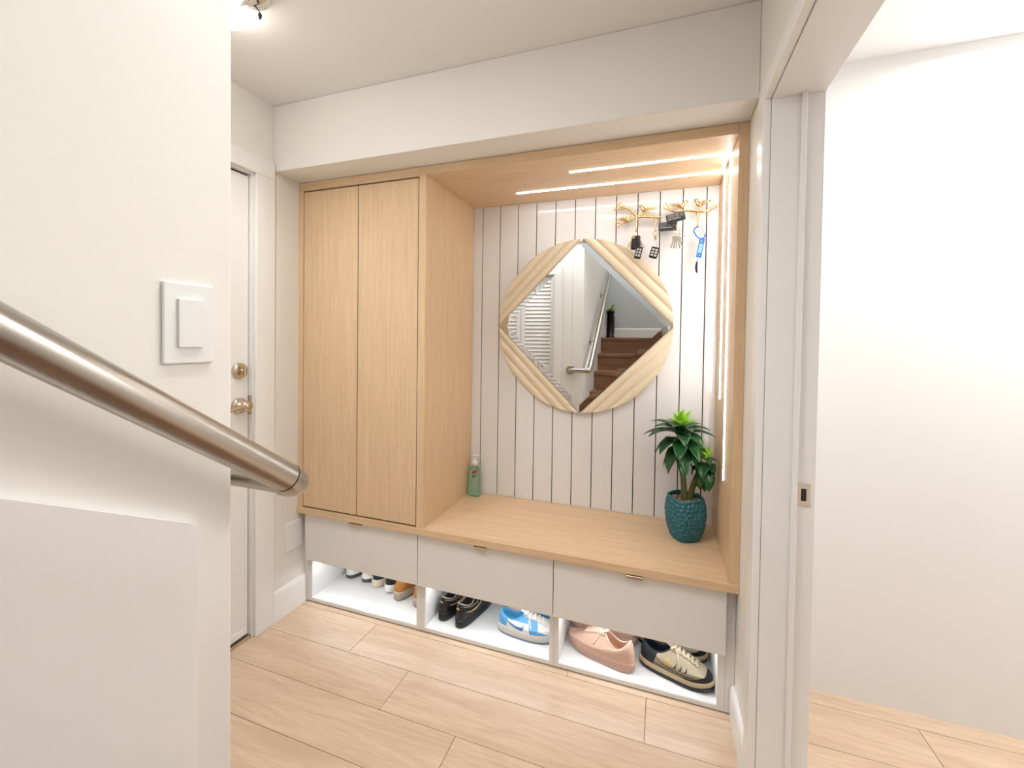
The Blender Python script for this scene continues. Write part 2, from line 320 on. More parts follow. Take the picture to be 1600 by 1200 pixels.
bm = bmesh.new(); box(bm, WX+.0785, WX+.108, -.3138, -.3116, .872, .932); box(bm, WX+.088, WX+.1, -.3143, -.3130, .886, .918, 1); obj('strike_plate', bm, ['nickel', 'darkgap'], o, bevel=.0004)
# panelling on niche back wall
bm = bmesh.new(); g0 = .7424; gp = .09798; xs = [.6908] + [g0+gp*i for i in range(12)] + [1.8708]; gw = .0021
for a, b in zip(xs[:-1], xs[1:]): box(bm, a+(gw if a > .7 else 0), b-(gw if b < 1.86 else 0), YW, YW+.010, ZT, 1.990)
o = obj('wall_panelling', bm, 'panel', bevel=.0008); struct(o, 'glossy white upright board panelling')
obj('groove_backing', B((.6908, 1.8708, YW+.0101, YW+.0118, ZT, 1.990)), 'groove', o)
# ------------------------------------------------------------------ cabinets
YU = -.0134
t = thing('tall_cabinet', 'tall two-door oak veneer cupboard left of the niche', 'cupboard', (.33, 0, ZT))
def P(o, par):
    o.parent = par; o.location = o.location - par.location; return o
P(obj('body', B((.0004, .030, YU, YW, ZT+.0003, ZS-.002), (.6560, .6906, YU, YW, ZT+.0003, 1.9898), (.030, .656, .02, YW, ZT+.0003, ZT+.012), (.030, .656, .42, .44, ZT+.012, ZS-.002)), 'woodV'), t)
P(obj('top_rail', B((.0308, .6552, YU, YW-.05, 1.986, ZS-.002)), 'woodH'), t)
P(obj('door', B((.0345, .3408, YU, .006, ZT+.0075, 1.9795)), 'woodV', bevel=.0006), t)
P(obj('door', B((.3458, .6520, YU, .006, ZT+.0075, 1.9795)), 'woodV', bevel=.0006), t)
P(obj('painted_gap_shade', B((.0302, .6558, .0075, .0185, ZT+.0121, 1.9855)), 'darkgap'), t)  # dark sheet behind the doors, shade of the gaps put into its colour
t = thing('niche_surround', 'oak veneer surround lining the open niche with recessed light strips', 'cabinet', (1.86, 0, ZT))
P(obj('side_panel', B((1.8708, WX-.0008, YU, YW, ZT+.0003, ZS-.002)), 'woodV'), t)
P(obj('top_panel', B((.6560, 1.8700, YU, YW, 1.9902, ZS-.002)), 'woodH'), t)
P(obj('shadow_joint', B((1.8701, 1.8707, YU+.001, YW-.001, 1.9904, ZS-.003)), 'darkgap'), t)
for (x0, x1, y0, y1, z0, z1) in ((1.270, 1.868, .136, .147, 1.9885, 1.9905), (.981, 1.868, .313, .324, 1.9885, 1.9905), (1.8690, 1.8710, .166, .175, .778, 1.985), (1.8690, 1.8710, .321, .330, 1.066, 1.985)):
    P(obj('light_strip', B((x0, x1, y0, y1, z0, z1)), 'led' if x1-x0 > .1 else 'led_side'), t)
tag(obj('bench_top', B((.0006, WX-.0008, -.020, YW-.0003, .4537, ZT)), 'woodH', bevel=.0008), 'long oak veneer bench top running across the whole unit', 'bench')
def pull(x0, x1, par):
    bm = bmesh.new(); y0 = -.0165; prof = [(y0, .4365), (y0, .4455), (y0+.0025, .4480), (-.0002, .4480), (.012, .4480), (.012, .4465), (-.0002, .4465), (y0+.003, .4462), (y0+.0016, .4445), (y0+.0016, .4365)]
    V = grid(bm, [[(x, a, b) for a, b in prof] for x in (x0, x1)], closed_u=True); cap(bm, V[0][::-1]); cap(bm, V[1])
    return P2(obj('pull', bm, 'nickel', par), par)
def P2(o, par):
    w = par.location.copy(); pp = par.parent
    while pp is not None: w += pp.location; pp = pp.parent
    o.location = o.location - w; return o
def unit(x0, x1, tl, tr, dx0, dx1, px0, px1, lab, z0=.02, fl=None):
    t = thing('shoe_cabinet', lab, 'cabinet', (x0, 0, 0), group='white shoe cabinets under the bench')
    bx = [(x0, x0+tl, .031, .455, .004, .4535), (x1-tr, x1, .031, .455, .004, .4535), (x0+tl, x1-tr, .031, .455, .004, z0), (x0+tl, x1-tr, .445, .455, z0, .4535), (x0+tl, x1-tr, .034, .445, .200, .214)]
    if fl: bx.append(fl)
    P(obj('body', B(*bx), 'lacin' if 0 else 'lac', t, bevel=.0006), t)
    # bright melamine lining of the open shoe shelf
    P(obj('lining', B((x0+tl, x0+tl+.0015, .033, .4435, z0, .1995), (x1-tr-.0015, x1-tr, .033, .4435, z0, .1995), (x0+tl+.0015, x1-tr-.0015, .033, .4435, z0, z0+.0015), (x0+tl+.0015, x1-tr-.0015, .4435, .4449, z0, .1995)), 'lacin', t), t)
    dr = P(obj('drawer', B((dx0, dx1, 0, .019, .222, .4450), (dx0+.03, dx1-.03, .019, .40, .24, .40)), 'lac', t, bevel=.0008), t)
    pull(px0, px1, dr)
    P(obj('light_strip', B((x0+tl+.01, x1-tr-.01, .058, .070, .1965, .1999)), 'led2', t), t)
    return t
unit(.022, .6565, .024, .0215, .032, .6545, .302, .372, 'left white shoe cabinet holding six shoes, under the tall cupboard', fl=(.0006, .0215, .031, .05, .004, .4535))
unit(.6572, 1.2598, .0205, .017, .6575, 1.2595, .928, .985, 'middle white shoe cabinet holding black and blue shoes')
unit(1.2605, 1.872, .017, .0235, 1.2625, 1.868, 1.538, 1.594, 'right white shoe cabinet holding blush and khaki shoes', fl=(1.8725, WX-.0008, .031, .05, .004, .4535))
P_ = thing('cover_plate', 'blank white cover plate on the left wall above the baseboard', 'cover plate', (0, -.033, .352))
obj('plate', B((.0002, .006, -.050, .043, -.064, .066)), 'trim', P_, bevel=.002)
obj('rim', B((.0002, .0035, -.053, .046, -.067, .069)), 'trim', P_, bevel=.001)
# ------------------------------------------------------------------ mirror
mc = Vector((1.273, YW, 1.369)); RR = .418
t = thing('wall_mirror', 'round cream mirror with a diamond of glass on the white boards', 'mirror', mc)
bm = bmesh.new(); a = RR; bv = .026*1.414
def dia(r, y): return [(r, y, 0), (0, y, r), (-r, y, 0), (0, y, -r)]
V = grid(bm, [dia(a, -.005), dia(a, -.0305), dia(a-bv, -.0322)], closed_u=True); cap(bm, V[-1])
obj('mirror_glass', bm, 'mirror', t)
for q in range(4):
    bm = bmesh.new(); d0 = RR/sqrt(2); n = 40; rows = []; D = RR-d0
    for i in range(n+1):
        u = i/n; tt = d0+.0006+(D-.001)*u; s = sqrt(max(RR*RR-tt*tt, 1e-8)); k = (u*3) % 1 if u < 1 else 1
        h = .019+.012*sqrt(max(0, 1-(2*k-1)**2))*(1-.1*u)-.004*u
        rows.append([(tt, h, -s+2*s*j/30) for j in range(31)])
    ang = pi/4+q*pi/2
    def mp(p): return (p[0]*cos(ang)-p[2]*sin(ang), -p[1], p[0]*sin(ang)+p[2]*cos(ang))
    V = grid(bm, [[mp(p) for p in r] for r in rows])
    # skirts back to wall
    edge = [V[i][0] for i in range(n+1)]+V[-1][1:-1]+[V[i][-1] for i in range(n, -1, -1)]+V[0][-2:0:-1]
    low = [bm.verts.new((v.co.x, -.0012, v.co.z)) for v in edge]; L = len(edge)
    for i in range(L): bm.faces.new((edge[i], edge[(i+1) % L], low[(i+1) % L], low[i]))
    o = obj('fluted_panel', bm, 'cream', t, True); md = o.modifiers.new('es', 'EDGE_SPLIT'); md.split_angle = .75
obj('backing_board', B((-.28, .28, -.0045, -.0012, -.28, .28)), 'darkgap', t)
# ------------------------------------------------------------------ handrail
rail_y = lambda y: 1.063+(y+1.06)*-.722
def make_rail():
    t = thing('handrail', 'brushed steel tube handrail descending the stair wall at left', 'handrail', (1.075, -1.06, 1.06))
    o = Vector(t.location); L = lambda *p: Vector(p)-o
    r = .0215; d = Vector((0, -1, .722)).normalized(); e = Vector((1.086, -1.062, 1.052))
    bm = bmesh.new(); tube(bm, [e+d*.036-o, e+d*1.90-o], r, 28); obj('rail_tube', bm, 'steel', t, True).modifiers.new('es', 'EDGE_SPLIT')
    bm = bmesh.new(); pts = []
    c1 = e+d*.035; c2 = e+Vector((-.034, 0, 0))
    for k in range(13):
        q = k/12; pts.append((c1*(1-q)**2+e*2*q*(1-q)+c2*q*q)-o)
    tube(bm, pts, r*1.01, 28); obj('elbow', bm, 'steel', t, True).modifiers.new('es', 'EDGE_SPLIT')
    bm = bmesh.new(); tube(bm, [c1-d*.0012-o, c1+d*.0008-o], r*1.018, 28); obj('joint_ring', bm, 'darkgap', t, True)
    bm = bmesh.new(); f = Vector((.915, -1.062, 1.052)); tube(bm, [c2+Vector((.001, 0, 0))-o]+[x-o for x in spline([(.96, -1.062, 1.052), (.932, -1.066, 1.052), (.917, -1.084, 1.052), (.914, YE+.008, 1.052)], 6)], r*.86, 24); obj('return_tube', bm, 'steel', t, True).modifiers.new('es', 'EDGE_SPLIT')
    bm = bmesh.new(); lathe(bm, [(.040, .0003), (.040, .005), (.034, .009), (.022, .010)], Vector((.914, YE, 1.052))-o, 'y'); obj('wall_flange', bm, 'steel', t, True)
    for yy in (-1.495, -2.187):
        zz = e.z+(yy-e.y)*-.722; bm = bmesh.new(); stube(bm, [L(1.082, yy, zz-.02), L(1.075, yy, zz-.06), L(1.02, yy, zz-.065)], [.006, .006, .006]); lathe(bm, [(.030, .0003), (.030, .005), (.02, .008)], L(XS, yy, zz-.065), 'x', 20)
        obj('bracket', bm, 'steel', t, True)
make_rail()
# ------------------------------------------------------------------ staircase
ny = [-.80, -.92, -1.05, -1.22, -1.43, -1.67, -1.91, -2.15]; rz = .168
t = thing('staircase', 'walnut brown stair flight reflected in the mirror', 'staircase', (1.45, -.8, 0))
for k, y in enumerate(ny):
    z = rz*(k+1); yb = (ny[k+1] if k < 7 else -2.919); x0, x1 = (XS+.016 if y < YE else XS+.016), WX-.03 if y < -1.3 else WX-.03
    obj('tread', B((x0-1.45, x1-1.45, yb-.01+.8 if k < 7 else -2.919+.8, y+.8, z-.032, z)), 'stair', t, bevel=.004)
    obj('riser', B((x0-1.45, x1-1.45, y-.028+.8, y-.018+.8, z-rz+.0005, z-.0325)), 'stair', t)
for x, ya, za in ((XS+.0003, -1.19, 1.03), (WX-.0143, -1.35, 1.12)):
    bm = bmesh.new(); pl = [(ya, 0), (ya, za)] + [(-2.28, 1.62), (-2.35, 1.475), (-2.62, 1.475), (-2.62, 0)]
    a = [bm.verts.new((x-1.45, p[0]+.8, p[1])) for p in pl]; b = [bm.verts.new((x+.014-1.45, p[0]+.8, p[1])) for p in pl]; n = len(pl)
    for i in range(n): bm.faces.new((a[i], a[(i+1) % n], b[(i+1) % n], b[i]))
    bm.faces.new(a); bm.faces.new(b[::-1]); obj('stringer', bm, 'trim', t)
struct(obj('floor_landing', B((.3, XS+.016, -2.92, -2.62, 1.2, 1.3435)), 'stair'), 'walnut landing floor')
# black stand and plant on landing, light switch
t = thing('plant_stand', 'tall black stand on the landing seen in the mirror', 'stand', (1.062, -2.78, 1.3445))
bm = bmesh.new(); lathe(bm, [(.05, 0), (.05, .02), (.042, .025), (.042, .30), (.05, .305), (.05, .325)], seg=20); obj('column', bm, 'dark_item', t, True)
bm = bmesh.new()
box(bm, .030, .047, -.005, .005, .06, .26)
obj('edge_strip', bm, 'dgrey', t)
def leaf(bm, base, az, el, L, Wd, curl=.6, fold=.25, n=8, mi=0):
    base = Vector(base); d = Vector((cos(az), sin(az), 0)); side = Vector((-sin(az), cos(az), 0)); p = base.copy(); e = el; rows = []
    for i in range(n+1):
        q = i/n; w = Wd*(sin(pi*min(1, q*.95+.05)**.75))**.9*(1-q*.05); w = max(w, .0004)
        if i == n: w = .0004
        up = Vector((-cos(az)*sin(e), -sin(az)*sin(e), cos(e)))
        rows.append([p+side*w+up*w*fold, p+side*w*.5+up*w*fold*.35, p, p-side*w*.5+up*w*fold*.35, p-side*w+up*w*fold])
        p = p+(d*cos(e)+Vector((0, 0, sin(e))))*(L/n); e -= curl/n*1.6
    grid(bm, rows, mi=mi)
t = thing('leafy_plant', 'bright green leafy plant on the black landing stand', 'plant', (1.062, -2.78, 1.671))
bm = bmesh.new()
for k in range(22): leaf(bm, (0, 0, .002), random.random()*6.28, .3+random.random()*1.1, .05+.07*random.random(), .014, .7)
obj('foliage', bm, 'lime', t, True)
bm = bmesh.new(); box(bm, -.02, .02, -.02, .02, 0, .01); obj('root_ball', bm, 'bark', t, bevel=.004)
t = thing('light_switch', 'white light switch on the stair wall near its corner', 'light switch', (XS+.0003, -1.195, 1.31))
obj('plate', B((0, .005, -.033, .033, -.055, .055)), 'pump', t, bevel=.002); obj('rocker', B((.005, .009, -.016, .016, -.033, .033)), 'pump', t, bevel=.001)
# ------------------------------------------------------------------ ceiling fixture
t = thing('ceiling_light', 'ceiling fixture with clear glass shade and glowing bulb at top left', 'ceiling light', (.47, -.655, ZC-.0005))
bm = bmesh.new(); lathe(bm, [(.058, 0), (.058, -.006), (.052, -.016), (.02, -.022)]); obj('canopy', bm, 'chrome', t, True)
bm = bmesh.new(); stube(bm, [(0, 0, -.018), (-.03, 0, -.03), (-.06, .008, -.02), (-.075, .012, -.012)], [.005, .004, .004, .004]); obj('arm', bm, 'chrome', t, True)
bm = bmesh.new(); lathe(bm, [(.004, -.002), (.016, -.006), (.026, -.022), (.026, -.036), (.018, -.046), (.004, -.050)], (-.108, .017, 0), seg=24); obj('bulb', bm, 'bulb', t, True)
bm = bmesh.new(); lathe(bm, [(.030, -.001), (.038, -.012), (.040, -.034), (.036, -.052), (.0354, -.052), (.0393, -.034), (.0373, -.013), (.0295, -.002)], (-.108, .017, 0), seg=32, capend=False); obj('glass_shade', bm, 'glass', t, True)
bm = bmesh.new(); stube(bm, [(-.012, .02, -.018), (-.006, .03, -.026), (-.002, .036, -.034)], [.0018, .0018, .0018]); lathe(bm, [(.001, -.034), (.006, -.040), (.004, -.05), (.001, -.056)], (-.002, .036, 0), seg=6); obj('crystal_drop', bm, 'darkgap', t)
# ------------------------------------------------------------------ hand sanitiser
t = thing('pump_bottle', 'green hand sanitiser pump bottle in the left bench corner', 'bottle', (.7335, .425, ZT+.0004), (0, 0, -.22))
bm = bmesh.new(); rows = []
for z, sx, sy in ((0, .030, .019), (.004, .034, .023), (.02, .0355, .024), (.12, .034, .023), (.142, .028, .020), (.152, .016, .015), (.158, .013, .013)):
    rows.append([(sx*math.copysign(abs(cos(a))**.75, cos(a)), sy*math.copysign(abs(sin(a))**.75, sin(a)), z) for a in [2*pi*k/32 for k in range(32)]])
V = grid(bm, rows, closed_u=True); cap(bm, V[0][::-1]); cap(bm, V[-1]); obj('body', bm, 'gel', t, True)
bm = bmesh.new(); lathe(bm, [(.0155, .1585), (.0155, .178), (.013, .181), (.006, .183), (.0045, .205), (.010, .206), (.012, .213), (.010, .217)]); stube(bm, [(0, 0, .212), (.022, 0, .213), (.036, 0, .209)], [.006, .0045, .0035]); obj('pump_head', bm, 'pump', t, True)
bm = bmesh.new()
def lab(x0, x1, z0, z1, mi, sk=0):
    V = []
    for i in range(7):
        x = x0+(x1-x0)*i/6; y = -.0243*(max(0, 1-abs(x/.0352)**2.66))**.375-.0006
        V.append([(x, y, z0+sk*i/6), (x, y, z1+sk*i/6)])
    grid(bm, V, mi=mi)
lab(.002, .030, .122, .133, 0, .008)
for x0, x1, z0, z1 in ((.004, .007, .100, .116), (.007, .014, .1135, .116), (.007, .012, .106, .1085), (.007, .014, .100, .1025), (.017, .020, .102, .118), (.020, .027, .1155, .118), (.020, .025, .108, .1105)): lab(x0, x1, z0, z1, 1, .0012)
for k in range(5): lab(.008, .026-.002*(k % 2), .052+.009*k, .056+.009*k, 2, .002)
obj('label', bm, ['labelred', 'labelblue', 'labelpink'], t)
# ------------------------------------------------------------------ potted plant
t = thing('potted_plant', 'artificial green rosette plant in dimpled teal pot on the bench', 'plant', (1.748, .300, ZT+.0004))
bm = bmesh.new(); rows = []
base_ = [(.050, 0), (.062, .03), (.071, .075), (.0735, .11), (.071, .145), (.066, .17), (.0635, .176)]
def pr(z):
    for (r0, z0), (r1, z1) in zip(base_[:-1], base_[1:]):
        if z <= z1: q = (z-z0)/(z1-z0); return r0+(r1-r0)*q
    return base_[-1][0]
rot = .5; nd = 25; NS = 300
zz_ = [.176*i/96 for i in range(97)]
def dimple(a, z):
    d = 0
    for jr in range(0, 10):
        zc_ = .010+.0168*jr
        if abs(z-zc_) > .013: continue
        sp = 2*pi/nd; off = (jr % 2)*sp/2+.13*sin(jr*2.3); ka = round((a-off)/sp)*sp+off
        jit = .0016*sin(jr*7.1+round((a-off)/sp)*3.7); rad = .0098+jit*.8
        dd = sqrt(((a-ka)*.0715*1.05)**2+(z-zc_-jit)**2)/rad
        if dd < 1 and z < .168: d = max(d, (1-dd*dd))
    return d*.006
for z in zz_:
    row = []
    for k in range(NS):
        a = 2*pi*k/NS; q = (abs(cos(a))**3.2+abs(sin(a))**3.2)**(-1/3.2); rr_ = pr(z)*q-dimple(a, z)
        if z < .004: rr_ -= .003*(1-z/.004)
        row.append((rr_*cos(a+rot), rr_*sin(a+rot), z+(.003*cos(4*a) if z > .15 else 0)))
    rows.append(row)
for r_, z in ((.0625, .1765), (.060, .174), (.062, .165), (.064, .150), (.0, .1495)):
    rows.append([(r_*((abs(cos(a))**3.2+abs(sin(a))**3.2)**(-1/3.2))*cos(a+rot), r_*((abs(cos(a))**3.2+abs(sin(a))**3.2)**(-1/3.2))*sin(a+rot), z+(.003*cos(4*a) if z > .15 else 0)) for a in [2*pi*k/NS for k in range(NS)]])
V = grid(bm, rows[:-1], closed_u=True); cap(bm, V[0][::-1]); obj('pot', bm, 'teal', t, True)
bm = bmesh.new(); lathe(bm, [(.060, .146), (.058, .154), (.002, .157)], seg=24)
for k in range(150):
    a = random.random()*6.28; r = .06*sqrt(random.random()); s = .004+.004*random.random()
    rr = bmesh.ops.create_icosphere(bm, subdivisions=1, radius=s)
    for v in rr['verts']: v.co = Vector((v.co.x*random.uniform(.7, 1.3)+r*cos(a), v.co.y+r*sin(a), v.co.z*.7+.159))
o = obj('pebbles', bm, 'pebble', t, True); o['kind'] = 'stuff'
bm = bmesh.new(); stube(bm, [(-.004, 0, .15), (-.008, .002, .22), (-.016, .004, .30), (-.022, .004, .40)], [.015, .0115, .011, .012], n=8, seg=14); obj('stem', bm, 'bark', t, True)
bm = bmesh.new(); stube(bm, [(.012, 0, .15), (.026, .004, .21), (.047, .004, .27), (.066, .0, .30)], [.013, .011, .0115, .012], n=8, seg=14); obj('stem', bm, 'bark', t, True)
c = (-.022, .0, .425)
bm = bmesh.new(); random.seed(11)
for (cnt, el, L, wd, z, cu) in ((8, .62, .120, .027, .02, .55), (8, .34, .152, .030, .005, .62), (8, .0, .135, .031, -.018, .8), (7, -.5, .125, .030, -.045, .6), (5, -.8, .105, .027, -.07, .4)):
    off = random.random()*6.28
    for k in range(cnt):
        az = off+k*2*pi/cnt+random.uniform(-.15, .15); LL = L*random.uniform(.88, 1.06)
        if cos(az) > .3: LL *= .90
        if sin(az) > .3: LL *= .85
        leaf(bm, (c[0]+.008*cos(az), c[1]+.008*sin(az), c[2]+z), az, el+random.uniform(-.1, .1), LL, wd, cu, .3)
obj('dark_leaves', bm, 'leaf', t, True, solid=.0012)
bm = bmesh.new()
for (cnt, el, L, wd) in ((4, 1.42, .078, .016), (6, 1.15, .086, .019), (6, .75, .080, .020)):
    off = random.random()*6.28
    for k in range(cnt): leaf(bm, (c[0], c[1], c[2]+.028), off+k*2*pi/cnt, el, L*random.uniform(.85, 1.1), wd, .15, .55)
obj('lime_centre', bm, 'lime', t, True, solid=.001)
c = (.077, -.004, .318)
bm = bmesh.new()
for (cnt, el, L, wd, z, cu) in ((5, .5, .075, .020, .015, .7), (6, -.1, .085, .023, 0, .9), (6, -.7, .095, .024, -.02, .7), (5, -1.1, .085, .022, -.03, .4)):
    off = random.random()*6.28
    for k in range(cnt):
        az = off+k*2*pi/cnt; LL = L*(.58 if cos(az) > .45 else 1)
        leaf(bm, (c[0], c[1], c[2]+z), az, el, LL, wd, cu, .3)
obj('dark_leaves', bm, 'leaf', t, True, solid=.0012)
bm = bmesh.new()
for k in range(9): leaf(bm, (c[0]-.004, c[1], c[2]+.02), k*2.4, 1.45-.08*k, .052, .014, .1, .55)
obj('lime_centre', bm, 'lime', t, True, solid=.001)
# ------------------------------------------------------------------ bird hook racks
def bird(bm, beak, head, body, tail, s=1.0, y=0):
    """body tube in xz plane"""
    b, h, bo, ta = [Vector((p[0], y, p[1])) for p in (beak, head, body, tail)]
    neck = h.lerp(bo, .45); rump = bo.lerp(ta, .45)
    P = spline([b, h.lerp(b, .55), h, neck, bo, rump, ta], 5)
    R = [.0008, .0022, .0078, .0078, .0115, .0058, .0022]; n = len(P)-1; rr = []
    for i in range(n+1):
        q = i/n*6; a = min(int(q), 5); rr.append((R[a]+(R[a+1]-R[a])*(q-a))*s)
    tube(bm, P, rr, 10)
    w = (ta-bo).normalized(); up = Vector((-w.z, 0, w.x)) 
    for sg in (-1, 1): tube(bm, spline([bo+Vector((0, sg*.0085, .002)), bo.lerp(ta, .25)+Vector((0, sg*.009, .003)), bo.lerp(ta, .62)+Vector((0, sg*.003, .004))], 4), [.004, .005, .006, .006, .0055, .004, .003, .002, .001], 8)
def rack(label, branches, birds, hooks, loc):
    t = thing('hook_rack', label, 'hook rack', loc, group='gold bird hook racks on the white panelling'); x0, z0 = loc[0], loc[2]
    bm = bmesh.new()
    for pts, rads in branches: stube(bm, [(p[0]-x0, (p[2] if len(p) > 2 else 0), p[1]-z0) for p in pts], rads, n=6, seg=10)
    lathe(bm, [(.007, .0), (.007, .0275)], (hooks[0][0]-x0, 0, hooks[0][1]-z0), 'y', 12); lathe(bm, [(.007, .0), (.007, .0275)], (hooks[-1][0]-x0, 0, hooks[-1][1]-z0), 'y', 12)
    obj('branch', bm, 'gold', t, True)
    for b in birds:
        bm = bmesh.new(); pp = [(q[0]-x0, q[1]-z0) for q in b]; bird(bm, *pp); 
        for dx in (-.003, .004): tube(bm, [(pp[2][0]+dx, 0, pp[2][1]-.006), (pp[2][0]+dx, 0, pp[2][1]-.022)], .0014, 6)
        obj('bird', bm, 'gold', t, True)
    for hx, hz, zb in hooks:
        bm = bmesh.new(); stube(bm, [(hx-x0, 0, hz-z0), (hx-x0, -.003, (hz+zb)/2-z0), (hx-x0, -.006, zb+.014-z0), (hx-x0, -.014, zb+.001-z0), (hx-x0, -.024, zb+.004-z0), (hx-x0, -.028, zb+.016-z0)], [.0048, .0036, .003, .003, .003, .0034], n=5, seg=8); obj('hook', bm, 'gold', t, True)
rack('gold branch hook rack with one perched bird facing left, nearer the mirror',
     [([(1.430, 1.945), (1.447, 1.925), (1.478, 1.917), (1.505, 1.896), (1.525, 1.872), (1.560, 1.868), (1.600, 1.862), (1.632, 1.862)], [.0025, .0045, .0055, .006, .0062, .0055, .005, .004]),
      ([(1.420, 1.915), (1.442, 1.913), (1.478, 1.915)], [.0025, .004, .0045]), ([(1.440, 1.935), (1.452, 1.94), (1.458, 1.925)], [.002, .0028, .003]),
      ([(1.525, 1.874), (1.505, 1.860), (1.480, 1.852), (1.450, 1.842), (1.438, 1.828)], [.0055, .0045, .004, .003, .002]), ([(1.465, 1.846), (1.440, 1.848), (1.430, 1.852)], [.003, .003, .002]),
      ([(1.535, 1.872), (1.545, 1.885), (1.556, 1.878), (1.55, 1.868)], [.004, .004, .004, .004])],
     [((1.529, 1.915), (1.539, 1.918), (1.556, 1.900), (1.610, 1.905)), ((1.503, 1.889), (1.495, 1.884), (1.477, 1.862), (1.425, 1.868))],
     [(1.523, 1.872, 1.80), (1.607, 1.860, 1.795)], (1.53, YW-.028, 1.87))
rack('gold branch hook rack with two birds facing each other, in the top right corner',
     [([(1.645, 1.925), (1.661, 1.905), (1.674, 1.886), (1.700, 1.880), (1.740, 1.880), (1.782, 1.874), (1.815, 1.872), (1.838, 1.884), (1.856, 1.890)], [.0025, .004, .005, .005, .005, .006, .006, .0065, .0075]),
      ([(1.637, 1.903), (1.655, 1.894), (1.674, 1.886)], [.002, .0035, .004]), ([(1.664, 1.918), (1.664, 1.903), (1.672, 1.890)], [.002, .003, .004])],
     [((1.744, 1.916), (1.735, 1.922), (1.713, 1.902), (1.662, 1.918)), ((1.759, 1.917), (1.772, 1.924), (1.787, 1.904), (1.832, 1.916))],
     [(1.694, 1.879, 1.80), (1.782, 1.872, 1.80)], (1.75, YW-.028, 1.88))
# ------------------------------------------------------------------ keys
HY = YW-.028-.017
def key(bm, top, ang, L=.055, y=0, mi=0, hr=.010):
    c = Vector(top); d = Vector((sin(ang), 0, -cos(ang))); s = Vector((cos(ang), 0, sin(ang))); q = lambda a, b: tuple((c+d*a+s*b).xz)
    poly = [q(hr+hr*1.05*cos(a)*-1, hr*sin(a)) for a in [2*pi*k/14 for k in range(14)]]; prism(bm, poly, c.y-.001+y, c.y+.001+y, mi)
    e = L; poly = [q(hr*1.9, .0032), q(e*.6, .0032), q(e*.66, .0014), q(e*.74, .0030), q(e*.82, .0012), q(e*.92, .0026), q(e, 0), q(e*.95, -.0032), q(hr*1.9, -.0032)]; prism(bm, poly, c.y-.0008+y, c.y+.0008+y, mi)
def fob(par, name, c, ang, w, h, th, m1, m2, btn=(2, 2), bev=.005, y=0):
    bm = bmesh.new(); box(bm, -w/2, w/2, -th/2, th/2, -h/2, h/2); o = obj(name, bm, m1, par, bevel=bev, loc=(c[0], c[1], c[2]), rot=(0, ang, 0))
    bm = bmesh.new(); nx, nz = btn
    for i in range(nx):
        for j in range(nz):
            cx = (i-(nx-1)/2)*w*.8/nx; cz = (j-(nz-1)/2)*h*.72/nz; box(bm, cx-w*.30/nx, cx+w*.30/nx, -th/2-.0012, -th/2+.0005, cz-h*.26/nz, cz+h*.26/nz)
    obj('buttons', bm, m2, o, bevel=.0012); return o
def keychain(name, label, hook, zt):
    t = thing(name, label, 'keys', (hook, HY, zt), group='keys hanging from the gold hooks'); return t
# 1 bunch left
t = keychain('key_bunch', 'bulky bunch of brass keys and black car fobs, leftmost on the hooks', 1.523, 1.801)
bm = bmesh.new(); ring(bm, (0, 0, -.013), .0145, .0009); obj('split_ring', bm, 'keysilver', t, True)
bm = bmesh.new(); key(bm, (-.006, -.002, -.020), -.55, .062); key(bm, (-.010, .004, -.024), -.32, .056); obj('brass_key', bm, 'keybrass', t)
bm = bmesh.new(); key(bm, (.006, -.004, -.022), .5, .066); key(bm, (.008, .002, -.020), .32, .060); obj('silver_key', bm, 'keysilver', t)
fob(t, 'car_fob', (-.009, -.008, -.060), .1, .024, .052, .012, 'black', 'dgrey', (1, 3)); fob(t, 'car_fob', (.007, -.016, -.052), -.06, .024, .058, .012, 'dgrey', 'black', (1, 2)); fob(t, 'car_fob', (.012, -.010, -.100), .22, .030, .056, .011, 'black', 'mid_button', (2, 3))
# 2 single fob
t = keychain('key_fob', 'single black car fob with pale buttons on a clear strap', 1.607, 1.796)
bm = bmesh.new(); ring(bm, (0, 0, -.011), .0125, .0009); obj('split_ring', bm, 'keysilver', t, True)
bm = bmesh.new(); box(bm, -.005, .005, -.004, .002, -.040, -.020); obj('clasp', bm, 'keybrass', t, bevel=.001)
bm = bmesh.new(); stube(bm, [(0, -.001, -.038), (.004, -.001, -.055), (.006, -.001, -.074)], [.004, .004, .004], flat=.3, seg=8); obj('strap', bm, 'clear', t, True)
fob(t, 'car_fob', (-.004, -.006, -.098), .28, .036, .052, .013, 'black', 'mid_button', (2, 3))
# 3 silver bunch
t = keychain('key_bunch', 'small bunch of silver keys fanned out below the stacked remotes', 1.694, 1.801)
bm = bmesh.new(); ring(bm, (0, 0, -.013), .0145, .0009); ring(bm, (.008, 0, -.034), .009, .0008); obj('split_ring', bm, 'keysilver', t, True)
bm = bmesh.new()
for i, a in enumerate((-.28, -.12, .0, .2, .36)): key(bm, (-.006+.004*i, -.004+.0025*i, -.034), a, .056, hr=.009)
obj('silver_key', bm, 'keysilver', t)
bm = bmesh.new(); stube(bm, [(.008, 0, -.030), (.022, 0, -.026), (.040, 0, -.040)], [.0012, .001, .0008], seg=6); obj('wire_tail', bm, 'keysilver', t, True)
